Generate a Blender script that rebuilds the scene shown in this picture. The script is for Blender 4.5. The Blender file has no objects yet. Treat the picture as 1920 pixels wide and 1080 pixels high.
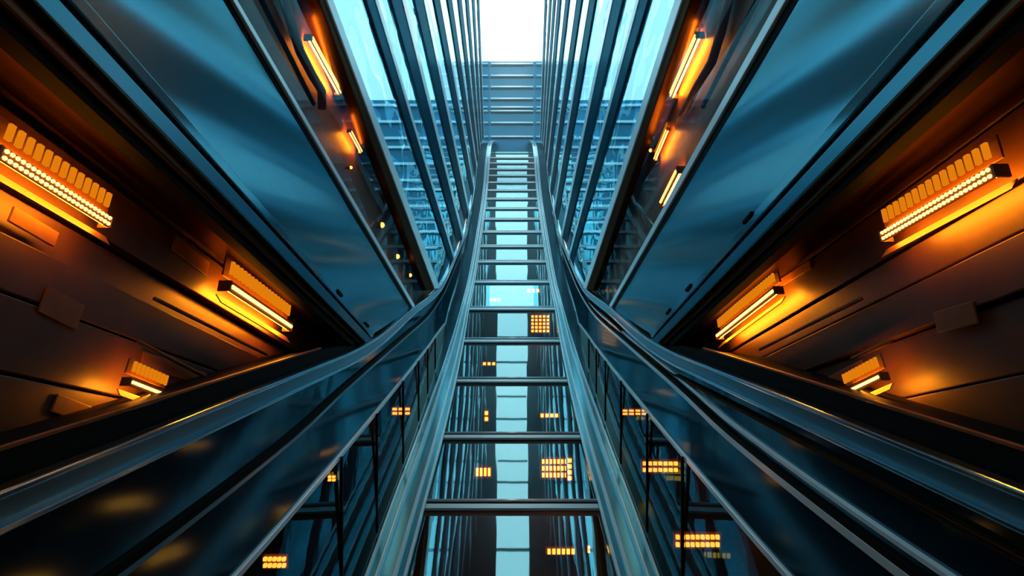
import bpy, bmesh, math, random
from mathutils import Vector, Matrix
random.seed(7)
SC = bpy.context.scene
COL = SC.collection

# ------------------------------------------------------------------ frame of reference
S = 1.5            # metres per building module
Z0 = 5.0           # eye height above the floor of the void, metres
F = 1000.0         # focal length in pixels of the 1920x1080 frame
def w3(x, d, y):   # module coordinates (across, along the hall, height from the eye) -> world
    return Vector((x * S, d * S, y * S + Z0))
def at(px, py, x): # where the sight line through a photo point meets the long wall plane at |x|
    d = abs(x) * F / abs(px - 960.0)
    return (d, (540.0 - py) * d / F)

# ------------------------------------------------------------------ camera
cam = bpy.data.cameras.new('camera'); co = bpy.data.objects.new('camera', cam); COL.objects.link(co)
co.location = w3(0, 0, 0); co.rotation_euler = (math.radians(90), 0, 0)
cam.sensor_width = 36.0; cam.lens = 36.0 * F / 1920.0
cam.clip_start = 0.02; cam.clip_end = 500
SC.camera = co

# ------------------------------------------------------------------ sky
wd = bpy.data.worlds.new('sky'); SC.world = wd; wd.use_nodes = True
nt = wd.node_tree; nt.nodes.clear()
out = nt.nodes.new('ShaderNodeOutputWorld'); bg = nt.nodes.new('ShaderNodeBackground')
tc = nt.nodes.new('ShaderNodeTexCoord'); sp = nt.nodes.new('ShaderNodeSeparateXYZ')
rp = nt.nodes.new('ShaderNodeValToRGB')
nt.links.new(tc.outputs['Generated'], sp.inputs[0]); nt.links.new(sp.outputs['Z'], rp.inputs[0])
nt.links.new(rp.outputs[0], bg.inputs[0]); nt.links.new(bg.outputs[0], out.inputs[0])
rp.color_ramp.elements[0].position = 0.0; rp.color_ramp.elements[0].color = (0.02, 0.05, 0.07, 1)
rp.color_ramp.elements[1].position = 1.0; rp.color_ramp.elements[1].color = (0.80, 0.95, 1.0, 1)
e = rp.color_ramp.elements.new(0.12); e.color = (0.75, 0.93, 1.0, 1)
e = rp.color_ramp.elements.new(0.45); e.color = (1.0, 0.98, 0.93, 1)
bg.inputs[1].default_value = 3.3

# ------------------------------------------------------------------ exposure
SC.view_settings.view_transform = 'Standard'; SC.view_settings.look = 'None'
SC.view_settings.exposure = 0.0; SC.view_settings.gamma = 1.0
SC.view_settings.use_curve_mapping = False
SC.cycles.max_bounces = 14; SC.cycles.glossy_bounces = 12; SC.cycles.transparent_max_bounces = 12
SC.cycles.sample_clamp_indirect = 6.0
SC.cycles.use_denoising = True

# ------------------------------------------------------------------ materials
def new_mat(name):
    m = bpy.data.materials.new(name); m.use_nodes = True
    m.node_tree.nodes.clear()
    return m, m.node_tree
def wave_bump(t, scale, strength, dist, detail=2.0):
    tc = t.nodes.new('ShaderNodeTexCoord'); mp = t.nodes.new('ShaderNodeMapping'); mp.inputs['Scale'].default_value = scale
    nz = t.nodes.new('ShaderNodeTexNoise'); nz.inputs['Scale'].default_value = 1.0; nz.inputs['Detail'].default_value = detail
    bp = t.nodes.new('ShaderNodeBump'); bp.inputs['Strength'].default_value = strength; bp.inputs['Distance'].default_value = dist
    t.links.new(tc.outputs['Object'], mp.inputs[0]); t.links.new(mp.outputs[0], nz.inputs['Vector'])
    t.links.new(nz.outputs['Fac'], bp.inputs['Height'])
    return bp, nz
def glossy_mat(name, col, rough, bump=None, diffuse=None, facing=None):
    """mirror-like sheet: tinted reflection over a dark body"""
    m, t = new_mat(name)
    o = t.nodes.new('ShaderNodeOutputMaterial'); g = t.nodes.new('ShaderNodeBsdfGlossy')
    g.inputs['Color'].default_value = (*col, 1); g.inputs['Roughness'].default_value = rough
    last = g.outputs[0]
    if bump:
        bp, _ = wave_bump(t, *bump); t.links.new(bp.outputs[0], g.inputs['Normal'])
    if diffuse:
        d = t.nodes.new('ShaderNodeBsdfDiffuse'); d.inputs[0].default_value = (*diffuse[0], 1)
        mx = t.nodes.new('ShaderNodeMixShader'); mx.inputs[0].default_value = diffuse[1]
        t.links.new(g.outputs[0], mx.inputs[1]); t.links.new(d.outputs[0], mx.inputs[2]); last = mx.outputs[0]
    t.links.new(last, o.inputs[0])
    return m
def glass_mat(name, refl, trans, share, rough=0.0, bump=None, add_fresnel=0.5):
    """pane: part reflection (more at grazing angles), part tinted see-through"""
    m, t = new_mat(name)
    o = t.nodes.new('ShaderNodeOutputMaterial'); g = t.nodes.new('ShaderNodeBsdfGlossy'); tr = t.nodes.new('ShaderNodeBsdfTransparent')
    g.inputs['Color'].default_value = (*refl, 1); g.inputs['Roughness'].default_value = rough
    tr.inputs[0].default_value = (*trans, 1)
    lw = t.nodes.new('ShaderNodeLayerWeight'); lw.inputs[0].default_value = 0.35
    ma = t.nodes.new('ShaderNodeMath'); ma.operation = 'MULTIPLY_ADD'; ma.inputs[1].default_value = add_fresnel; ma.inputs[2].default_value = share
    ma.use_clamp = True
    mx = t.nodes.new('ShaderNodeMixShader')
    if bump:
        bp, _ = wave_bump(t, *bump); t.links.new(bp.outputs[0], g.inputs['Normal'])
    ge = t.nodes.new('ShaderNodeNewGeometry'); inv = t.nodes.new('ShaderNodeMath'); inv.operation = 'SUBTRACT'; inv.inputs[0].default_value = 1.0
    mu = t.nodes.new('ShaderNodeMath'); mu.operation = 'MULTIPLY'     # one reflection per sheet: the rear face only lets light through
    t.links.new(ge.outputs['Backfacing'], inv.inputs[1]); t.links.new(ma.outputs[0], mu.inputs[0]); t.links.new(inv.outputs[0], mu.inputs[1])
    t.links.new(lw.outputs['Fresnel'], ma.inputs[0]); t.links.new(mu.outputs[0], mx.inputs[0])
    t.links.new(tr.outputs[0], mx.inputs[1]); t.links.new(g.outputs[0], mx.inputs[2]); t.links.new(mx.outputs[0], o.inputs[0])
    return m
def metal(name, col, rough, metallic=1.0, var=0.0, bump=None, spec=0.5):
    m, t = new_mat(name)
    o = t.nodes.new('ShaderNodeOutputMaterial'); p = t.nodes.new('ShaderNodeBsdfPrincipled')
    p.inputs['Base Color'].default_value = (*col, 1); p.inputs['Roughness'].default_value = rough
    p.inputs['Metallic'].default_value = metallic; p.inputs['Specular IOR Level'].default_value = spec
    if var:
        tc = t.nodes.new('ShaderNodeTexCoord'); nz = t.nodes.new('ShaderNodeTexNoise'); nz.inputs['Scale'].default_value = 3.0
        cr = t.nodes.new('ShaderNodeValToRGB')
        cr.color_ramp.elements[0].position = 0.3; cr.color_ramp.elements[1].position = 0.7
        cr.color_ramp.elements[0].color = (*[c * (1 - var) for c in col], 1); cr.color_ramp.elements[1].color = (*[min(1, c * (1 + var)) for c in col], 1)
        t.links.new(tc.outputs['Object'], nz.inputs['Vector']); t.links.new(nz.outputs['Fac'], cr.inputs[0]); t.links.new(cr.outputs[0], p.inputs['Base Color'])
    if bump:
        bp, _ = wave_bump(t, *bump); t.links.new(bp.outputs[0], p.inputs['Normal'])
    t.links.new(p.outputs[0], o.inputs[0])
    return m
def lamp_mat(name, col, strength):
    m, t = new_mat(name)
    o = t.nodes.new('ShaderNodeOutputMaterial'); em = t.nodes.new('ShaderNodeEmission')
    em.inputs[0].default_value = (*col, 1); em.inputs[1].default_value = strength
    t.links.new(em.outputs[0], o.inputs[0])
    return m
M = {}
M['mirror'] = glass_mat('blue mirror glass', (0.36, 0.78, 0.90), (0.50, 0.80, 0.90), 0.42, 0.01, bump=((0.25, 0.35, 0.9), 0.35, 0.10, 1.5), add_fresnel=0.5)
M['teal_panel'] = glossy_mat('satin teal metal sheet', (0.16, 0.40, 0.50), 0.26, bump=((0.12, 0.12, 1.3), 1.0, 0.45, 0.0), diffuse=((0.005, 0.12, 0.18), 0.3))
M['skirt'] = glossy_mat('dark teal polished sheet', (0.14, 0.26, 0.32), 0.10, bump=((0.3, 0.3, 0.8), 0.3, 0.06, 1.0), diffuse=((0.003, 0.02, 0.03), 0.4))
M['floor_glass'] = glass_mat('tinted floor glass', (0.27, 0.70, 0.82), (0.80, 0.76, 0.70), 0.08, 0.02, bump=((2.5, 0.12, 0.12), 0.06, 0.03, 2.0), add_fresnel=2.8)
M['side_glass'] = glass_mat('dark side glass', (0.15, 0.45, 0.56), (0.62, 0.58, 0.52), 0.12, 0.0, bump=((0.6, 0.5, 0.5), 0.15, 0.03, 1.0))
M['bay_glass'] = glass_mat('bay window glass', (0.40, 0.66, 0.76), (0.85, 0.85, 0.85), 0.03, 0.0, bump=((0.4, 0.4, 0.7), 0.2, 0.05, 1.0), add_fresnel=0.22)
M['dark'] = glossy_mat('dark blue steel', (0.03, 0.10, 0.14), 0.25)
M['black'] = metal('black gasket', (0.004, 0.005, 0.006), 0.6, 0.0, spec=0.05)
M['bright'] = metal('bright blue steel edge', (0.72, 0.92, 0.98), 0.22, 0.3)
M['mid'] = metal('blue grey steel', (0.10, 0.30, 0.39), 0.3, 0.7)
M['rail'] = metal('teal steel channel', (0.14, 0.44, 0.54), 0.2, 1.0)
M['nose'] = metal('polished nose bar', (0.34, 0.55, 0.65), 0.18, 1.0)
M['deep'] = glossy_mat('deep teal steel band', (0.07, 0.22, 0.29), 0.3)
M['light'] = metal('pale steel flat bar', (0.42, 0.66, 0.74), 0.35, 0.3)
M['bronze'] = metal('dark bronze lining', (0.050, 0.018, 0.0045), 0.45, 0.0, var=0.3)
M['bronze2'] = metal('worn bronze plate', (0.15, 0.058, 0.014), 0.45, 0.1, var=0.4)
M['brown'] = glossy_mat('brown edge bar', (0.10, 0.05, 0.03), 0.3, diffuse=((0.02, 0.009, 0.005), 0.4))
M['amber_shade'] = metal('amber enamel', (0.20, 0.085, 0.012), 0.45, 0.1)
M['void'] = metal('brown room surface', (0.08, 0.045, 0.03), 0.8, 0.0)
M['shell'] = metal('dark concrete', (0.03, 0.04, 0.05), 0.8, 0.0)
M['end'] = metal('blue end wall', (0.01, 0.20, 0.34), 0.35, 0.2)
M['led'] = lamp_mat('amber LED', (1.0, 0.42, 0.07), 8.0)
M['glow'] = lamp_mat('amber reflector glow', (1.0, 0.27, 0.005), 0.75)  # emission stands in for LED light caught by the ribbed reflectors
M['wash'] = lamp_mat('amber halo emitter', (1.0, 0.27, 0.01), 125.0)  # for hidden emitters added behind the battens to light the boards
M['bulb'] = lamp_mat('warm bulb', (1.0, 0.30, 0.035), 9.0)

# ------------------------------------------------------------------ builders
class MB:
    def __init__(s): s.v = []; s.f = []
    def add(s, vs, fs):
        n = len(s.v); s.v += [Vector(v) for v in vs]; s.f += [tuple(i + n for i in f) for f in fs]; return s
    def prism(s, a, b):   # two matching polygons, front a and back b (world points)
        n = len(a)
        return s.add(list(a) + list(b), [tuple(range(n)), tuple(range(2 * n - 1, n - 1, -1))] + [(i, i + n, (i + 1) % n + n, (i + 1) % n) for i in range(n)])
    def box(s, c, u, v, n, hu, hv, hn):
        c = Vector(c); P = []
        for k in (-1, 1):
            for (i, j) in ((-1, -1), (1, -1), (1, 1), (-1, 1)): P.append(c + u * hu * i + v * hv * j + n * hn * k)
        return s.add(P, [(3, 2, 1, 0), (4, 5, 6, 7), (0, 1, 5, 4), (1, 2, 6, 5), (2, 3, 7, 6), (3, 0, 4, 7)])
    def tube(s, pts, r, n=10):
        pts = [Vector(p) for p in pts]; rings = []
        for i, p in enumerate(pts):
            t = (pts[min(i + 1, len(pts) - 1)] - pts[max(i - 1, 0)]).normalized()
            a = t.cross(Vector((0, 0, 1)));  a = a if a.length > 1e-3 else t.cross(Vector((1, 0, 0))); a.normalize(); b = t.cross(a)
            rings.append([p + (a * math.cos(q) + b * math.sin(q)) * r for q in [2 * math.pi * k / n for k in range(n)]])
        vs = [v for R in rings for v in R]; fs = []
        for i in range(len(pts) - 1):
            for k in range(n): fs.append((i * n + k, i * n + (k + 1) % n, (i + 1) * n + (k + 1) % n, (i + 1) * n + k))
        fs.append(tuple(range(n - 1, -1, -1))); fs.append(tuple((len(pts) - 1) * n + k for k in range(n)))
        return s.add(vs, fs)
    def ball(s, c, r, seg=8, rings=5):
        c = Vector(c); vs = [c + Vector((0, 0, r))]
        for i in range(1, rings):
            th = math.pi * i / rings
            for k in range(seg):
                ph = 2 * math.pi * k / seg
                vs.append(c + Vector((r * math.sin(th) * math.cos(ph), r * math.sin(th) * math.sin(ph), r * math.cos(th))))
        vs.append(c - Vector((0, 0, r))); fs = []
        for k in range(seg): fs.append((0, 1 + k, 1 + (k + 1) % seg))
        for i in range(rings - 2):
            for k in range(seg): fs.append((1 + i * seg + k, 1 + (i + 1) * seg + k, 1 + (i + 1) * seg + (k + 1) % seg, 1 + i * seg + (k + 1) % seg))
        b = 1 + (rings - 2) * seg
        for k in range(seg): fs.append((b + k, len(vs) - 1, b + (k + 1) % seg))
        return s.add(vs, fs)
    def loft(s, rows, closed=True):   # rows of equal length; closed: each row is a closed section
        n = len(rows[0]); vs = [v for R in rows for v in R]; fs = []
        for i in range(len(rows) - 1):
            for k in range(n if closed else n - 1):
                fs.append((i * n + k, i * n + (k + 1) % n, (i + 1) * n + (k + 1) % n, (i + 1) * n + k))
        if closed: fs.append(tuple(range(n - 1, -1, -1))); fs.append(tuple((len(rows) - 1) * n + k for k in range(n)))
        return s.add(vs, fs)
    def build(s, name, mat, parent=None, base=None, bevel=0.0, smooth=False):
        if base is None: base = parent.location.copy() if parent is not None else s.base()
        base = Vector(base)
        me = bpy.data.meshes.new(name); me.from_pydata([v - base for v in s.v], [], s.f)
        bm = bmesh.new(); bm.from_mesh(me); bmesh.ops.recalc_face_normals(bm, faces=bm.faces); bm.to_mesh(me); bm.free()
        if smooth:
            for p in me.polygons: p.use_smooth = True
        me.materials.append(M[mat] if isinstance(mat, str) else mat)
        o = bpy.data.objects.new(name, me); COL.objects.link(o)
        if parent is not None: o.parent = parent
        else: o.location = base
        if parent is not None and parent.type == 'MESH': pass
        if bevel:
            b = o.modifiers.new('bevel', 'BEVEL'); b.width = bevel; b.segments = 2; b.limit_method = 'ANGLE'; b.angle_limit = 0.6
        return o
    def base(s):
        lo = [min(v[i] for v in s.v) for i in range(3)]; hi = [max(v[i] for v in s.v) for i in range(3)]
        return Vector(((lo[0] + hi[0]) / 2, (lo[1] + hi[1]) / 2, lo[2]))
def tag(o, label=None, cat=None, group=None, kind=None):
    if label: o['label'] = label
    if cat: o['category'] = cat
    if group: o['group'] = group
    if kind: o['kind'] = kind
    return o
def thing(name, base, label, cat, group=None):
    o = bpy.data.objects.new(name, None); COL.objects.link(o); o.location = Vector(base); o.empty_display_size = 0.1
    return tag(o, label, cat, group)
def struct(name, mb, mat, label=None, bevel=0.0):
    o = mb.build(name, mat, bevel=bevel); o['kind'] = 'structure'; 
    if label: o['label'] = label; 
    return o
ORD = ['first', 'second', 'third', 'fourth', 'fifth', 'sixth', 'seventh', 'eighth', 'ninth', 'tenth', 'eleventh', 'twelfth', 'thirteenth', 'fourteenth', 'fifteenth',
       'sixteenth', 'seventeenth', 'eighteenth', 'nineteenth', 'twentieth', 'twenty-first', 'twenty-second', 'twenty-third', 'twenty-fourth', 'twenty-fifth']
def curve(pts):       # monotone cubic through (x, y) points, straight beyond both ends
    xs = [p[0] for p in pts]; ys = [p[1] for p in pts]; n = len(xs)
    h = [xs[i + 1] - xs[i] for i in range(n - 1)]; dl = [(ys[i + 1] - ys[i]) / h[i] for i in range(n - 1)]
    m = [dl[0]] + [0 if dl[i - 1] * dl[i] <= 0 else 2 * dl[i - 1] * dl[i] / (dl[i - 1] + dl[i]) for i in range(1, n - 1)] + [dl[-1]]
    def f(x):
        if x <= xs[0]: return ys[0] + m[0] * (x - xs[0])
        if x >= xs[-1]: return ys[-1] + m[-1] * (x - xs[-1])
        i = max(k for k in range(n - 1) if xs[k] <= x); t = (x - xs[i]) / h[i]
        return ((2*t**3 - 3*t**2 + 1) * ys[i] + (t**3 - 2*t**2 + t) * h[i] * m[i] + (-2*t**3 + 3*t**2) * ys[i + 1] + (t**3 - t**2) * h[i] * m[i + 1])
    return f
def frange(a, b, n): return [a + (b - a) * i / (n - 1) for i in range(n)]

XW = 1.6      # inner face of the two long walls
XB = 2.0      # back of the recessed bays
DEND = 38.0   # far end wall
TOP = 16.2    # top of the long walls
floor_y = curve([(2.0, -3.35), (4.0, -3.02), (5.17, -2.79), (6.25, -2.56), (7.9, -2.22), (9.8, -1.68), (11.3, -1.13), (12.7, -.48), (14.5, .15), (18.2, 1.9), (22.2, 4.1), (24.2, 5.75), (26.2, 6.95), (38, 10.3)])
_wall = curve([(0, -.63), (5.0, -.63), (5.9, -.6), (8.6, -.3), (11.4, 0.0), (14.6, .85), (17.4, 1.75), (20, 2.98), (22.2, 4.2), (24.2, 5.85), (26.2, 7.05), (38, 10.45)])
def wall_y(d): return max(_wall(d), floor_y(d) + 0.06)
def slope(f, d): return math.atan2(f(d + .02) - f(d - .02), .04)
SIDE = {-1: 'left', 1: 'right'}

def roof_y(d): return 1.7 + .52 * max(d, -1)
# ------------------------------------------------------------------ shell of the hall
for s in (-1, 1):
    prof = [(-5, -4.6), (DEND, -4.6)] + [(d, _wall(d) - .3) for d in frange(DEND, 11, 16)] + [(10.2, .3), (1.3, 2.3), (-1, 1.2), (-5, 1.2)]
    mb = MB().prism([w3(s * 2.25, *q) for q in prof], [w3(s * 2.35, *q) for q in prof])
    struct('wall_' + SIDE[s], mb, 'shell')
    # unseen roof leaf sloped to darken the hall, sky slot open along the middle
    for (d0, d1, xi, xj) in ((-5, 0, 0.0, 0.0), (0, 9, .28, .36), (9, 29, .36, 1.04), (29, 38.3, 1.04, 1.38)):
        q = [(xi, d0), (2.35, d0), (2.35, d1), (xj, d1)]
        mb = MB(); mb.prism([w3(s * x, d, roof_y(d)) for x, d in q], [w3(s * x, d, roof_y(d) + .3) for x, d in q])
        struct('ceiling', mb, 'shell')
mb = MB(); mb.prism([w3(-2.35, -5, -4.6), w3(2.35, -5, -4.6), w3(2.35, -5, 1.4), w3(-2.35, -5, 1.4)],
                    [w3(-2.35, -5.1, -4.6), w3(2.35, -5.1, -4.6), w3(2.35, -5.1, 1.4), w3(-2.35, -5.1, 1.4)])
struct('wall_rear', mb, 'shell')  # unseen wall behind the camera, added to keep out horizon light
ds = [-5] + frange(2.0, DEND, 40)
rows = [[w3(-2.3, d, max(floor_y(d), -3.6) - 0.75), w3(2.3, d, max(floor_y(d), -3.6) - 0.75), w3(2.3, d, max(floor_y(d), -3.6) - 0.95), w3(-2.3, d, max(floor_y(d), -3.6) - 0.95)] for d in ds]
struct('floor', MB().loft(rows), 'void')
mb = MB(); mb.prism([w3(-2.3, DEND, 8.6), w3(2.3, DEND, 8.6), w3(2.3, DEND, 16.15), w3(-2.3, DEND, 16.15)],
                    [w3(-2.3, DEND + .3, 8.6), w3(2.3, DEND + .3, 8.6), w3(2.3, DEND + .3, 16.15), w3(-2.3, DEND + .3, 16.15)])
struct('wall_front', mb, 'end')

# slats on the end wall
X, Y, Z = Vector((1, 0, 0)), Vector((0, 1, 0)), Vector((0, 0, 1))
sl = [121, 143, 164, 186, 202, 209, 231, 257]
for i, py in enumerate(sl):
    y = (540 - py) / F * DEND
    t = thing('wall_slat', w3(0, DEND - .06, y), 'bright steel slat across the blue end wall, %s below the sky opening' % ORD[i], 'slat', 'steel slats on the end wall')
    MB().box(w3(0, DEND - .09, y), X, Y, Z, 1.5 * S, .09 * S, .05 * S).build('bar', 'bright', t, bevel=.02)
    MB().box(w3(0, DEND - .03, y - .1), X, Y, Z, 1.55 * S, .03 * S, .05 * S).build('shadow_strip', 'black', t)  # solid black strip stands in for the shaded gap under the slat

for i, d in enumerate((14.5, 17.2, 21.0, 25.2, 29.5)):
    mb = MB().box(w3(0, d, roof_y(d) + .15), X, Y, Z, 1.0 * S, .04 * S, .05 * S)
    tag(mb.build('roof_beam', 'dark'), 'dark beam across the sky slot overhead, mirrored in the glass floor, %s along the slot' % ORD[i], 'beam', 'roof slot beams')
# buildings seen through the glass walls
for s in (-1, 1):
    t = thing('neighbouring_building', w3(s * 13, 46, -4), 'blue building beyond the %s glass wall with pale ledges' % SIDE[s], 'building', 'buildings behind the glass walls')
    MB().box(w3(s * 13.4, 48, 5), X, Y, Z, 10.6 * S, 4 * S, 9.0 * S + 1.5 * S).build('facade', 'end', t)
    for i in range(14):
        MB().box(w3(s * 13.4, 43.85, 15.0 - i * 1.15 - (i % 3) * .2), X, Y, Z, 10.6 * S, .15 * S, .10 * S).build('ledge', 'bright', t)

# ------------------------------------------------------------------ glass floor ramp: crossbars and panes
ry = [950, 820, 715, 640, 580, 530, 492, 463, 436, 412, 392, 374, 358, 343, 330, 318, 307, 297, 288, 280, 273]
rd = []
for y in ry:
    lo, hi = 3.0, 25.0
    for _ in range(60):
        m = (lo + hi) / 2
        if floor_y(m) / m * F < 540 - y: lo = m
        else: hi = m
    rd.append(lo)
def on_floor(x, d, h=0.0, a=0.0):     # a: shift along the slope
    t = slope(floor_y, d); c, s_ = math.cos(t), math.sin(t)
    return w3(x, d + a * c - h * s_, floor_y(d) + a * s_ + h * c)
for i, d in enumerate(rd):
    t0 = slope(floor_y, d); u = Vector((0, math.cos(t0), math.sin(t0))); n = Vector((0, -math.sin(t0), math.cos(t0)))
    gap = min(abs(rd[j] - d) for j in (i - 1, i + 1) if 0 <= j < len(rd)) / math.cos(t0)
    k = min(1.0, .22 * gap / .2) if i > 4 else 1.0
    t = thing('crossbar', on_floor(0, d), 'steel crossbar over the glass floor strip, %s from the bottom of the picture' % ORD[i], 'crossbar', 'crossbars of the glass floor strip')
    MB().box(on_floor(0, d, .005), X, u, n, 1.0 * S, .085 * S * k, .008 * S).build('base_plate', 'black', t)
    MB().box(on_floor(0, d, .035, -.06 * k), X, u, n, 1.0 * S, .045 * S * k, .018 * S).build('flat_bar', 'light', t, bevel=.008)
    MB().tube([on_floor(-1.0, d, .04, .06 * k), on_floor(1.0, d, .04, .06 * k)], .02 * S * max(k, .7), 12).build('round_bar', 'bright', t, smooth=True)
edges = [3.9] + rd + [25.2]
for i in range(len(edges) - 1):
    a, b = edges[i], edges[i + 1]
    f = [on_floor(-.99, a), on_floor(.99, a), on_floor(.99, b), on_floor(-.99, b)]
    g = [on_floor(-.99, a, -.03), on_floor(.99, a, -.03), on_floor(.99, b, -.03), on_floor(-.99, b, -.03)]
    where = 'below the first crossbar' if i == 0 else ('above the last crossbar' if i == len(edges) - 2 else 'between the %s and %s crossbars' % (ORD[i - 1], ORD[i]))
    tag(MB().prism(f, g).build('floor_glass_pane', 'floor_glass'), 'dark tinted glass floor pane ' + where, 'glass pane', 'panes of the glass floor strip')

# ------------------------------------------------------------------ the two rails beside the glass strip
rail_w = curve([(4, 1.0), (6, 1.0), (8, .97), (11, .72), (13, .5), (38, .5)])
def sweep(prof, s, ds, f=floor_y, taper=True):
    rows = []
    for d in ds:
        t = slope(f, d); c, sn = math.cos(t), math.sin(t)
        q = rail_w(d) if taper else 1.0
        rows.append([w3(s * (1 + (x - 1) * q), d - h * sn, f(d) + h * c) for x, h in prof])
    return MB().loft(rows)
dsr = frange(3.0, 24.0, 46) + frange(24.6, DEND - .15, 10)
for s in (-1, 1):
    t = thing('guide_rail', w3(s * 1.2, 3.0, floor_y(3.0)), 'wide teal steel channel rail running up along the %s edge of the glass floor strip' % SIDE[s], 'rail', 'channel rails beside the glass floor')
    sweep([(1.0, -.04), (1.0, .07), (1.10, .07), (1.10, .02), (1.32, .02), (1.32, .05), (1.40, .05), (1.40, -.04)], s, dsr).build('channel', 'rail', t)
    for (x0, x1, h0, h1) in ((1.005, 1.03, .07, .09), (1.10, 1.13, .02, .10), (1.28, 1.30, .02, .09), (1.38, 1.40, .05, .08)):
        sweep([(x0, h0), (x0, h1), (x1, h1), (x1, h0)], s, dsr).build('edge_strip', 'bright', t)
    # dark strip of floor between channel and wall
    dsf = frange(2.5, DEND - .1, 50)
    struct('floor', sweep([(1.15, -.1), (1.15, -.045), (1.66, -.045), (1.66, -.1)], s, dsf, taper=False), 'dark')

# ------------------------------------------------------------------ lower walls: side glass, skirting sheets, rails
a_y0 = curve([(0.8, -1.62), (2.88, -1.56), (4.69, -1.45), (9.43, -1.05), (10.7, -.91), (12, -.78)])
def a_y(d): return max(a_y0(d), floor_y(d) + .05)
b_y0 = curve([(0.8, -1.15), (2.1, -1.14), (3.72, -1.08), (5, -.95), (7.5, -.74), (9.9, -.53), (11.85, -.2), (14.6, .55), (17.4, 1.5), (20, 3.0)])
def b_y(d): return min(max(b_y0(d), floor_y(d) + .1), wall_y(d) - .06)
XA = 1.5
def strip(s, ds, lo, hi, xlo, xhi, thick=.03):
    rows = []
    for d in ds:
        y0, y1 = lo(d), hi(d)
        rows.append([w3(s * xlo, d, y0), w3(s * xhi, d, y1), w3(s * (xhi + thick), d, y1), w3(s * (xlo + thick), d, y0)])
    return MB().loft(rows)
def bar_along(s, ds, f, x, hx, hy):
    rows = []
    for d in ds:
        y = f(d); rows.append([w3(s * (x - hx), d, y - hy), w3(s * (x - hx), d, y + hy), w3(s * (x + hx), d, y + hy), w3(s * (x + hx), d, y - hy)])
    return MB().loft(rows)
dA = frange(1.0, 11.8, 40); dB = frange(0.9, 20, 60)
for s in (-1, 1):
    n = SIDE[s]
    tag(strip(s, frange(2.4, 11.9, 40), lambda d: floor_y(d) + .0, a_y, 1.46, XA, .02).build('side_glass_sheet', 'side_glass'),
        'dark glass side sheet under the %s skirting, beside the channel rail' % n, 'glass sheet', 'glass side sheets')
    tag(strip(s, dB, a_y, b_y, XA, 1.58, .03).build('lower_skirting_sheet', 'skirt'), 'dark teal polished lower skirting sheet on the %s, above the side glass' % n, 'metal sheet', 'skirting sheets')
    tag(strip(s, dB, b_y, lambda d: wall_y(d) - .05, 1.585, 1.62, .03).build('upper_skirting_sheet', 'skirt'), 'dark polished upper skirting sheet just under the %s handrail' % n, 'metal sheet', 'skirting sheets')
    tag(bar_along(s, dA, a_y, XA - .005, .016, .02).build('glass_edge_trim', 'bright', bevel=.004), 'thin bright trim along the top of the %s side glass' % n, 'trim', 'longitudinal trims')
    t = thing('seam_rail', w3(s * 1.575, .9, b_y(.9)), 'dark rail along the seam between the %s skirting sheets' % n, 'rail', 'seam rails')
    bar_along(s, dB, lambda d: b_y(d) + .02, 1.575, .012, .02).build('gasket', 'black', t)
    bar_along(s, dB, lambda d: b_y(d) - .012, 1.57, .014, .012 if s < 0 else .02).build('edge_strip', 'mid' if s < 0 else 'bright', t)
    # handrail with two bright noses, follows the foot of the wall
    dH = frange(0.7, 24, 60)
    t = thing('handrail', w3(s * XW, .7, -.7), 'blue steel handrail ledge along the foot of the %s wall' % n, 'handrail', 'handrails')
    bar_along(s, dH, lambda d: wall_y(d) - .055, 1.61, .03, .045).build('ledge', 'mid', t)
    bar_along(s, dH, lambda d: wall_y(d) - .004, 1.59, .035, .014).build('upper_nose', 'nose', t, bevel=.012)
    bar_along(s, dH, lambda d: wall_y(d) - .11, 1.58, .03, .013).build('lower_nose', 'nose', t, bevel=.012)
    # black sill under the amber bay
    rows = []
    for d, y in ((-2, -.535), (4.4, -.525), (5.2, -.57), (5.9, -.63)):
        rows.append([w3(s * 1.64, d, -.98), w3(s * 1.64, d, y), w3(s * 2.24, d, y - .06), w3(s * 2.24, d, -.98)])
    mb = MB().loft(rows)
    sill = mb.build('bay_sill', 'black')
    bar_along(s, frange(-1, 4.6, 8), lambda d: -.525 + .006, 1.655, .012, .006).build('edge_strip', 'bronze2', sill)
    tag(sill, 'matt black sill under the amber lights on the %s' % n, 'sill', 'bay sills')
    # thin upright mullions behind the side glass
    for i, d in enumerate((4.6, 5.8, 7.2, 8.4, 9.3, 10.2)):
        mb = MB().box(w3(s * 1.47, d, (floor_y(d) + a_y(d)) / 2), X, Y, Z, .012 * S, .012 * S, (a_y(d) - floor_y(d)) / 2 * S)
        tag(mb.build('side_mullion', 'black'), 'thin black upright on the %s side glass, %s from the bottom of the picture' % (n, ORD[i]), 'mullion', 'side glass uprights')
# extra longitudinal rails on the right skirting
for (f, hy, mat, lab) in ((lambda d: b_y(d) + .10, .012, 'bright', 'slim bright rail above the thick bright seam rail on the right'),
                          (lambda d: wall_y(d) - .21, .012, 'brown', 'bronze rail just under the right handrail'),
                          (lambda d: b_y(d) - .12, .007, 'mid', 'hairline grey rail below the thick bright seam rail on the right')):
    tag(bar_along(1, frange(.9, 11, 40), f, 1.585, .02, hy).build('skirting_rail', mat, bevel=.006), lab, 'rail', 'right skirting rails')

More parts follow.
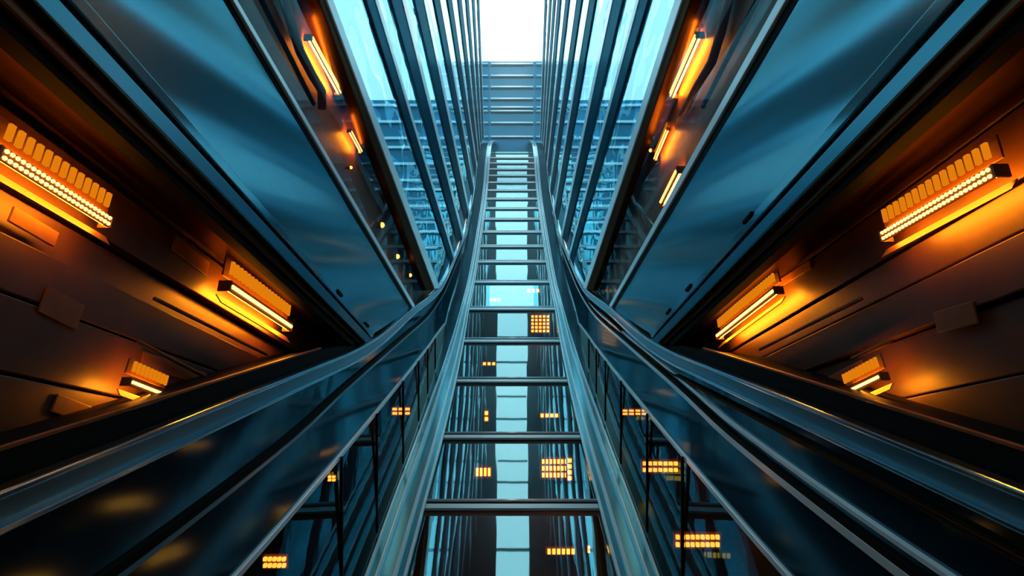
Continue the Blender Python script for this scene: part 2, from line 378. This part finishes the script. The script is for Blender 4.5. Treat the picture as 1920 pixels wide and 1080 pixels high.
# ------------------------------------------------------------------ upper walls: slanted bands
def line(s, top, bot, x=XW):
    t_ = at(*top, x); b_ = at(*bot, x)
    return (t_, b_)
def ext(l, d):      # point on a slanted wall line at distance d
    (d0, y0), (d1, y1) = l
    return (d, y0 + (y1 - y0) * (d - d0) / (d1 - d0))
def top_d(l, d):    # where a slanted line leaves the wall: at distance d or at the wall top
    (d0, y0), (d1, y1) = l; k = (y1 - y0) / (d1 - d0)
    return max(d, d0 + (TOP - .1 - y0) / k, (1.65 - y0 + k * d0) / (k - .52))
def band(s, lo_line, hi_line, xf, xb, dtop=-3.0, foot=0.0):
    def pts(x):
        a0 = lo_line[1]; b0 = hi_line[1]
        if foot:
            a0 = ext(lo_line, a0[0] + foot); b0 = ext(hi_line, b0[0] + foot)
        a1 = ext(lo_line, top_d(lo_line, dtop)); b1 = ext(hi_line, top_d(hi_line, dtop))
        return [w3(s * x, *a0), w3(s * x, *b0), w3(s * x, *b1), w3(s * x, *a1)]
    return MB().prism(pts(xf), pts(xb))
BASE = {}
LN = {-1: dict(bar=((-14, 0), (676, 652)), brown=((15, 0), (684, 648)), flat=((58, 0), (688, 645)), groove=((108, 0), (696, 637)), edge=((130, 0), (699, 633)),
               panel=((163, 0), (702, 626)), gasket=((424, 0), (771, 581)), trim=((432, 0), (774, 578)), bay=((441, 0), (778, 575)),
               post=((592, 0), (797, 545)), ptrim=((602, 0), (811, 542)), glass=((615, 0), (821, 540)),
               mull=[((683, 0), (844, 494), (704, 0), (852, 486)), ((731, 0), (858, 455), (757, 0), (868, 443)), ((775, 0), (872, 412), (797, 0), (880, 400)),
                     ((812, 0), (884, 366), (826, 0), (889, 356)), ((838, 0), (890, 330), (848, 0), (895, 320)), ((858, 0), (893, 300), (866, 0), (897, 292)),
                     ((873, 0), (897, 282), (879, 0), (900, 276)), ((885, 0), (901, 268), (890, 0), (903, 264)), ((895, 0), (905, 262), (899, 0), (907, 260))])}
LN[1] = dict(bar=((1934, 0), (1244, 652)), brown=((1905, 0), (1236, 648)), flat=((1862, 0), (1232, 645)), groove=((1812, 0), (1224, 637)), edge=((1790, 0), (1221, 633)),
             panel=((1752, 0), (1218, 626)), gasket=((1492, 0), (1149, 581)), trim=((1478, 0), (1146, 578)), bay=((1462, 0), (1142, 575)),
             post=((1300, 0), (1114, 545)), ptrim=((1288, 0), (1103, 542)), glass=((1274, 0), (1097, 540)),
             mull=[((1218, 0), (1074, 494), (1197, 0), (1066, 486)), ((1170, 0), (1062, 455), (1146, 0), (1053, 443)), ((1118, 0), (1046, 412), (1104, 0), (1038, 400)),
                   ((1092, 0), (1036, 366), (1080, 0), (1031, 356)), ((1068, 0), (1030, 330), (1060, 0), (1025, 320)), ((1052, 0), (1026, 300), (1045, 0), (1022, 292)),
                   ((1042, 0), (1022, 282), (1037, 0), (1019, 276)), ((1034, 0), (1019, 268), (1030, 0), (1016, 264)), ((1025, 0), (1015, 262), (1021, 0), (1013, 260))])
for s in (-1, 1):
    n = SIDE[s]; D = {k: line(s, *v) for k, v in LN[s].items() if k != 'mull'}
    # frame between the amber bay and the teal cladding
    t = thing('corner_post', w3(s * XW, *D['flat'][1]), 'broad slanted blue steel post between amber bay and %s teal cladding' % n, 'frame', 'corner frames')
    band(s, D['bar'], D['brown'], 1.66, 1.75).build('outer_bar', 'black', t, bevel=.01)
    band(s, D['brown'], D['flat'], 1.63, 1.98).build('brown_bar', 'brown', t, bevel=.02)
    band(s, D['flat'], D['groove'], 1.59, 2.0).build('flat_band', 'deep', t, bevel=.01)
    band(s, D['groove'], D['edge'], 1.64, 1.8).build('groove', 'black', t)
    band(s, D['edge'], D['panel'], 1.60, 1.8).build('edge_strip', 'teal_panel', t, bevel=.012)
    # cladding sheet with two small clips
    t = thing('cladding_sheet', w3(s * XW, *D['panel'][1]), 'large satin teal metal cladding sheet on the %s wall beside the amber bay' % n, 'cladding', 'cladding sheets')
    band(s, D['panel'], D['gasket'], 1.615, 1.66).build('sheet', 'teal_panel', t)
    u = (w3(0, *D['panel'][1]) - w3(0, *D['panel'][0])).normalized(); v = u.cross(X)
    for frac in ((.18, .33, .62) if s > 0 else (.08, .30)):
        q = D['panel']; dd = q[1][0] + (q[0][0] - q[1][0]) * frac
        c = w3(s * 1.60, *ext(q, dd))
        MB().box(c, u, v, X, .07 * S, .014 * S, .014 * S).build('clip', 'black', t, bevel=.006)
    # trim bar beside the second bay
    t = thing('bay_mullion', w3(s * XW, *D['trim'][1]), 'slim slanted bright edged frame between teal cladding and the %s glazed bay' % n, 'frame', 'bay frames')
    band(s, D['gasket'], D['trim'], 1.61, 1.80).build('gasket', 'black', t)
    band(s, D['trim'], D['bay'], 1.585, 1.64).build('edge_strip', 'bright', t, bevel=.008)
    # glazed bay
    tag(band(s, D['bay'], D['post'], 1.625, 1.635).build('bay_window_pane', 'bay_glass'), 'slanted clear pane over the amber lit recess on the %s wall' % n, 'glass pane', 'bay panes')
    back = [((2.0 / 1.6), D['bay']), ]
    tag(band(s, D['gasket'], D['glass'], 1.78, 1.82, foot=.5).build('bay_lining', 'bronze2'), 'dark bronze back lining of the glazed bay on the %s wall' % n, 'lining', 'bay linings')
    # main post
    t = thing('main_post', w3(s * XW, *D['post'][1]), 'heavy dark slanted post with bright edge beside the %s glazed bay' % n, 'post', 'main posts')
    band(s, D['post'], D['ptrim'], 1.57, 1.80).build('shaft', 'brown', t, bevel=.02)
    band(s, D['ptrim'], D['glass'], 1.55, 1.64).build('edge_strip', 'bright', t, bevel=.015)
    # mullions and mirror panes
    prev = D['glass']; ml = [((line(s, m[0], m[1])), line(s, m[2], m[3])) for m in LN[s]['mull']]
    for i, (o_, i_) in enumerate(ml):
        t = thing('mullion', w3(s * XW, *o_[1]), 'slanted blue steel mullion on the %s mirror wall, %s after the heavy post' % (n, ORD[i]), 'mullion', 'mirror wall mullions')
        mid = ((o_[0][0] * .3 + i_[0][0] * .7, o_[0][1] * .3 + i_[0][1] * .7), (o_[1][0] * .3 + i_[1][0] * .7, o_[1][1] * .3 + i_[1][1] * .7))
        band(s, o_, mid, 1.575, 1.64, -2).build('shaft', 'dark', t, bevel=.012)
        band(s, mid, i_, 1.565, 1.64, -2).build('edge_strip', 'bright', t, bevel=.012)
    lines = [D['glass']] + [x for x in ml]
    cur = D['glass']
    for i in range(len(ml) + 1):
        # pane from line cur to the next mullion, cut along the foot of the wall
        a = cur; b = ml[i][0] if i < len(ml) else None
        da = a[1][0]; 
        if b is not None:
            db = b[1][0]; top_b = ext(b, top_d(b, -2.0)); foot = [(d, wall_y(d) - .03) for d in frange(da, db, 6)]
            poly = foot + [top_b, ext(a, top_d(a, -2.0))]
        else:
            foot = [(d, wall_y(d) - .03) for d in frange(da, DEND, 6)]
            poly = foot + [(DEND, TOP), (28, TOP), ext(a, top_d(a, -2.0))]
        mb = MB().prism([w3(s * 1.6, *p) for p in poly], [w3(s * 1.63, *p) for p in poly])
        tag(mb.build('mirror_glass_pane', 'mirror'), ('slanted blue mirror glass pane on the %s wall, %s after the heavy post' % (n, ORD[i])) if b is not None else 'tall last mirror glass pane on the %s wall reaching up to the sky' % n, 'glass pane', 'mirror wall panes')
        if b is not None: cur = ml[i][1]

# ------------------------------------------------------------------ amber bays: lining boards and lamps
K = .36
for s in (-1, 1):
    n = SIDE[s]; cs = [-.75, -.45, -.12, .18, .42, .74, .98, 1.18, 1.48, 1.74, 2.35]
    for i in range(len(cs) - 1):
        c0, c1 = cs[i] + .006, cs[i + 1] - .006
        xo = 2.0 + random.choice((0, .03, .06, .015))
        p = [(-2.5, c0 + K * 2.5), ((c0 + .72) / K, -.72), ((c1 + .72) / K, -.72), (-2.5, c1 + K * 2.5)]
        if p[1][0] < -2.4: p[0] = p[1]; p = p[1:]
        mb = MB().prism([w3(s * xo, *q) for q in p], [w3(s * 2.2, *q) for q in p])
        tag(mb.build('lining_board', 'bronze', bevel=.01), 'slanted dark bronze lining board in the %s amber bay, %s up from the sill' % (n, ORD[i]), 'board', 'amber bay lining boards')
U = Vector((0, 1, -K)).normalized(); V = Vector((0, K, 1)).normalized()
def fixture(s, p0, p1, x, label, wid=.05, rows=2, lens=True, group='amber lamps', shade=True):
    """LED batten between two photo points on the plane |x|"""
    a = at(*p0, x); b = at(*p1, x)
    if a[0] > b[0]: a, b = b, a
    A, B = w3(s * x, *a), w3(s * x, *b); u = (B - A).normalized(); L = (B - A).length; N = Vector((-s, 0, 0)); v = N.cross(u); v = v if v.z > 0 else -v
    c = (A + B) / 2; w = wid * S
    t = thing('led_batten', c, label, 'lamp', group)
    MB().box(c - N * w * .5, u, v, N, L / 2, w * .35, w * .08).build('halo_emitter', 'wash', t)  # added emitter, hidden by the bar, casts the halo on the boards
    MB().box(c, u, v, N, L / 2, w * .6, w * .12).build('led_bar', 'amber_shade', t)
    m = MB(); k = max(8, int(L / (w * .5)))
    for r in range(rows):
        for i in range(k):
            m.ball(c + u * (-L / 2 + L * (i + .5) / k) + v * (0 if rows == 1 else (r - .5) * w * .62) + N * w * .15, w * (.19 if rows > 1 else .24))
    m.build('led_row', 'led', t, smooth=True)
    for e in (-1, 1):
        MB().box(c + u * e * (L / 2 + w * .2) - N * w * .5, u, v, N, w * .12, w * .6, w * .7).build('end_bracket', 'bronze2', t)
    if lens:  # ribbed reflector; its lit look is put in as emission
        cl = c + v * w * 2.3 - N * w * .4
        m = MB(); k = max(6, int(L / (w * .9)))
        for i in range(k): m.box(cl + u * (-L / 2 + L * (i + .5) / k), u, v, N, L / k * .25, w * .75, w * .15)
        m.build('ribbed_reflector', 'glow', t)
        MB().box(cl - N * w * .5, u, v, N, L / 2 + w * .4, w * 1.1, w * .1).build('reflector_tray', 'amber_shade', t)
    if shade:
        MB().box(c - v * w * 1.7 - N * w * .5, u, (v * .8 - N * .6).normalized(), (N * .8 + v * .6).normalized(), L / 2 + w, w * .6, w * .06).build('shade', 'amber_shade', t)
    return t
fixture(-1, (2, 287), (205, 416), 1.86, 'large amber LED batten nearest the picture edge in the left bay', .045)
fixture(-1, (432, 537), (545, 613), 1.86, 'mid sized amber LED batten beside the corner frame in the left bay', .06, 1)
fixture(-1, (245, 716), (312, 742), 1.86, 'small amber LED batten low above the sill in the left bay', .035, 1)
fixture(1, (1862, 322), (1655, 443), 1.86, 'large amber LED batten nearest the picture edge in the right bay', .045)
fixture(1, (1452, 545), (1345, 630), 1.86, 'mid sized amber LED batten beside the corner frame in the right bay', .05, 1)
fixture(1, (1650, 706), (1583, 738), 1.86, 'small amber LED batten low above the sill in the right bay', .035, 1)
# in the glazed bays
fixture(-1, (584, 72), (638, 172), 1.70, 'upper amber LED batten behind the left bay pane', .05, 2, False, shade=False)
fixture(-1, (658, 246), (678, 284), 1.70, 'lower short amber LED batten behind the left bay pane', .035, 1, False, shade=False)
fixture(1, (1306, 68), (1258, 178), 1.70, 'upper twin row amber LED batten behind the right bay pane', .06, 2, True, shade=False)
fixture(1, (1250, 243), (1227, 298), 1.70, 'middle short amber LED batten behind the right bay pane', .035, 1, True, shade=False)
fixture(1, (1270, 320), (1240, 380), 1.70, 'lowest stubby amber LED batten behind the right bay pane', .07, 1, False, shade=False)
for px, py, r, lab in ((716, 422, .035, 'round amber reflection built as a bulb, low in the left glazed bay, highest of three'),
                       (745, 481, .035, 'round amber reflection built as a bulb, low in the left glazed bay, middle of three'),
                       (769, 516, .030, 'round amber reflection built as a bulb, low in the left glazed bay, lowest of three'),
                       (658, 314, .016, 'tiny amber spot under the short batten in the left bay'), (714, 346, .018, 'tiny amber spot beside the heavy post in the left bay'),
                       (1220, 282, .020, 'tiny amber spot beside the middle batten in the right bay')):
    s = -1 if px < 960 else 1; c = w3(s * 1.68, *at(px, py, 1.68))
    t = thing('amber_spot', c, lab, 'lamp', 'small amber spots')  # the three round spots are reflections built as glowing bulbs
    MB().tube([c + Vector((s * .10, 0, 0)), c + Vector((s * .01, 0, 0))], r * S * 1.2, 12).build('housing', 'bronze2', t)
    MB().ball(c, r * S, 12, 8).build('bulb', 'bulb', t, smooth=True)
# curved ducts and rods in the glazed bays
for s, pts, lab in ((-1, ((520, -40), (545, 40), (562, 95), (585, 140), (603, 170), (604, 205)), 'curved grey duct behind the left bay pane'),
                    (1, ((1370, -20), (1352, 60), (1335, 115), (1305, 165), (1285, 205), (1268, 230)), 'curved grey duct behind the right bay pane')):
    P = [w3(s * 1.72, *at(a, b, 1.72)) for a, b in pts]
    tag(MB().tube(P, .04 * S, 10).build('duct', 'bronze2', smooth=True), lab, 'duct', 'bay ducts')
for s, a, b, lab in ((-1, (480, -20), (588, 195), 'straight black rail in the left bay, outside the duct'), (1, (1430, -20), (1318, 200), 'straight black rail in the right bay, outside the duct')):
    tag(MB().tube([w3(s * 1.69, *at(*a, 1.69)), w3(s * 1.69, *at(*b, 1.69))], .02 * S, 8).build('bay_rail', 'black'), lab, 'rail', 'bay rails')
# plates and rods on the amber linings
def plate(s, p0, p1, w, lab, x=1.992, mat='bronze2', name='access_plate', cat='plate'):
    a = w3(s * x, *at(*p0, x)); b = w3(s * x, *at(*p1, x)); u = (b - a).normalized(); N = Vector((-s, 0, 0)); v = N.cross(u)
    tag(MB().box((a + b) / 2, u, v, N, (b - a).length / 2, w * S, .006 * S).build(name, mat, bevel=.006), lab, cat)
plate(-1, (20, 400), (105, 450), .035, 'worn bronze plate below the large batten in the left bay')
plate(-1, (325, 455), (390, 505), .05, 'worn bronze plate between the large and mid battens in the left bay')
plate(-1, (80, 560), (150, 595), .06, 'wide faint bronze plate above the small batten in the left bay')
plate(-1, (265, 672), (385, 712), .04, 'bronze plate directly above the small batten in the left bay')
plate(-1, (100, 755), (170, 780), .04, 'bronze plate near the sill in the left bay')
plate(1, (1830, 585), (1755, 605), .05, 'worn bronze plate right of the small batten in the right bay')
plate(1, (1620, 690), (1550, 725), .05, 'bronze plate directly above the small batten in the right bay')
plate(1, (1520, 495), (1450, 540), .03, 'bronze plate beyond the mid batten in the right bay')
for s, a, b, lab in ((-1, (258, 640), (392, 710), 'thin bronze rod above the small batten in the left bay'), (1, (1672, 640), (1598, 672), 'thin bronze rod above the small batten in the right bay'),
                     (-1, (290, 560), (500, 665), 'long thin bronze rod under the mid batten in the left bay'), (1, (1615, 560), (1425, 655), 'long thin bronze rod under the mid batten in the right bay'),
                     (-1, (195, 265), (300, 345), 'thin bronze rod beyond the large batten in the left bay'), (1, (1750, 245), (1570, 390), 'thin bronze rod beyond the large batten in the right bay')):
    tag(MB().tube([w3(s * 1.95, *at(*a, 1.95)), w3(s * 1.95, *at(*b, 1.95))], .012 * S, 8).build('rod', 'bronze2', smooth=True), lab, 'rod', 'bay rods')

# ------------------------------------------------------------------ lit lamps in the rooms under the glass floor and behind the side glass
def under_lamp(px, py, w, h, nx, ny, label, depth=.6, sx=None):
    # lamp panel seen through the floor: at the floor point plus some depth behind it
    k = (px - 960) / F; m = (540 - py) / F
    lo, hi = 2.5, 24.0
    for _ in range(60):
        q = (lo + hi) / 2
        if floor_y(q) < m * q: lo = q
        else: hi = q
    d = lo + depth; c = w3(k * d, d, m * d)
    n_ = Vector((0, -1, 0)); W = w / F * d * S; H = h / F * d * S
    t = thing('room_lamp', c, label, 'lamp', 'warm lamps under the glass')
    MB().box(c + Vector((0, .03, 0)), X, Z, n_, W / 2 * 1.1, H / 2 * 1.15, .015).build('frame', 'bronze2', t)
    m_ = MB()
    for i in range(nx):
        for j in range(ny):
            m_.box(c + X * W * ((i + .5) / nx - .5) + Z * H * ((j + .5) / ny - .5), X, Z, n_, W / nx * .30, H / ny * .30, .02)
    m_.build('bulb_grid', 'bulb', t)
UL = [(1013, 607, 36, 34, 5, 5, 'square grid of amber bulbs under the fifth floor pane'), (917, 682, 26, 8, 3, 1, 'tiny row of amber bulbs left of the bright strip under the fourth pane'),
      (1030, 779, 36, 10, 4, 1, 'row of four amber bulbs under the third floor pane'), (1040, 878, 50, 38, 7, 3, 'large three row amber lamp right of the bright strip'),
      (1068, 880, 12, 44, 1, 4, 'narrow upright amber lamp beside the large three row lamp'), (1052, 1034, 54, 14, 6, 1, 'row of six amber bulbs under the nearest pane'),
      (906, 885, 30, 24, 4, 1, 'small upright amber bulbs left of the bright strip'), (912, 780, 10, 22, 1, 2, 'pair of stacked amber bulbs left of the bright strip'),
      (1104, 1030, 6, 14, 1, 2, 'small twin amber bulb right of the row of six'), (928, 562, 22, 8, 3, 1, 'small warm bulbs under the sixth pane, left'),
      (1000, 545, 26, 10, 3, 1, 'small warm bulbs under the sixth pane, right')]
for a in UL: under_lamp(*a)
def side_lamp(s, px, py, w, h, nx, ny, label):
    d, y = at(px, py, 1.85); c = w3(s * 1.85, d, y); n_ = Vector((0, -1, 0)); W = w / F * d * S; H = h / F * d * S
    t = thing('room_lamp', c, label, 'lamp', 'warm lamps behind the side glass')
    MB().box(c + Vector((0, .03, 0)), X, Z, n_, W / 2 * 1.1, H / 2 * 1.2, .015).build('frame', 'bronze2', t)
    m_ = MB()
    for i in range(nx):
        for j in range(ny): m_.box(c + X * W * ((i + .5) / nx - .5) + Z * H * ((j + .5) / ny - .5), X, Z, n_, W / nx * .34, H / ny * .26, .02)
    m_.build('bulb_grid', 'bulb', t)
side_lamp(-1, 752, 771, 36, 16, 3, 2, 'flat amber lamp behind the left side glass, upper')
side_lamp(-1, 515, 1054, 44, 24, 5, 2, 'faint amber bulbs behind the left side glass near the bottom of the picture')
side_lamp(-1, 622, 897, 16, 12, 2, 2, 'small amber bulbs behind the left side glass, middle')
side_lamp(1, 1190, 773, 48, 12, 4, 2, 'row of amber bulbs behind the right side glass, upper')
side_lamp(1, 1238, 875, 68, 24, 7, 2, 'two long amber bars behind the right side glass, middle')
side_lamp(1, 1308, 1014, 84, 28, 9, 2, 'double row of amber bulbs behind the right side glass near the bottom of the picture')

# ------------------------------------------------------------------ thin haze added to brighten the far centre of the hall
m, ht = new_mat('thin haze')
o_ = ht.nodes.new('ShaderNodeOutputMaterial'); vs = ht.nodes.new('ShaderNodeVolumeScatter')
vs.inputs['Color'].default_value = (0.62, 0.90, 1.0, 1); vs.inputs['Density'].default_value = 0.008; vs.inputs['Anisotropy'].default_value = 0.55
ht.links.new(vs.outputs[0], o_.inputs['Volume'])
rows = [[w3(-1.57, d, floor_y(d) + .2), w3(1.57, d, floor_y(d) + .2), w3(1.57, d, min(TOP, roof_y(d))), w3(-1.57, d, min(TOP, roof_y(d)))] for d in (12, 16, 20, 24, 28, 33, DEND - .3)]
mb = MB().loft(rows)
tag(mb.build('haze', m), 'thin bluish haze added for the glow in the far end of the tall hall', 'haze', kind='stuff')
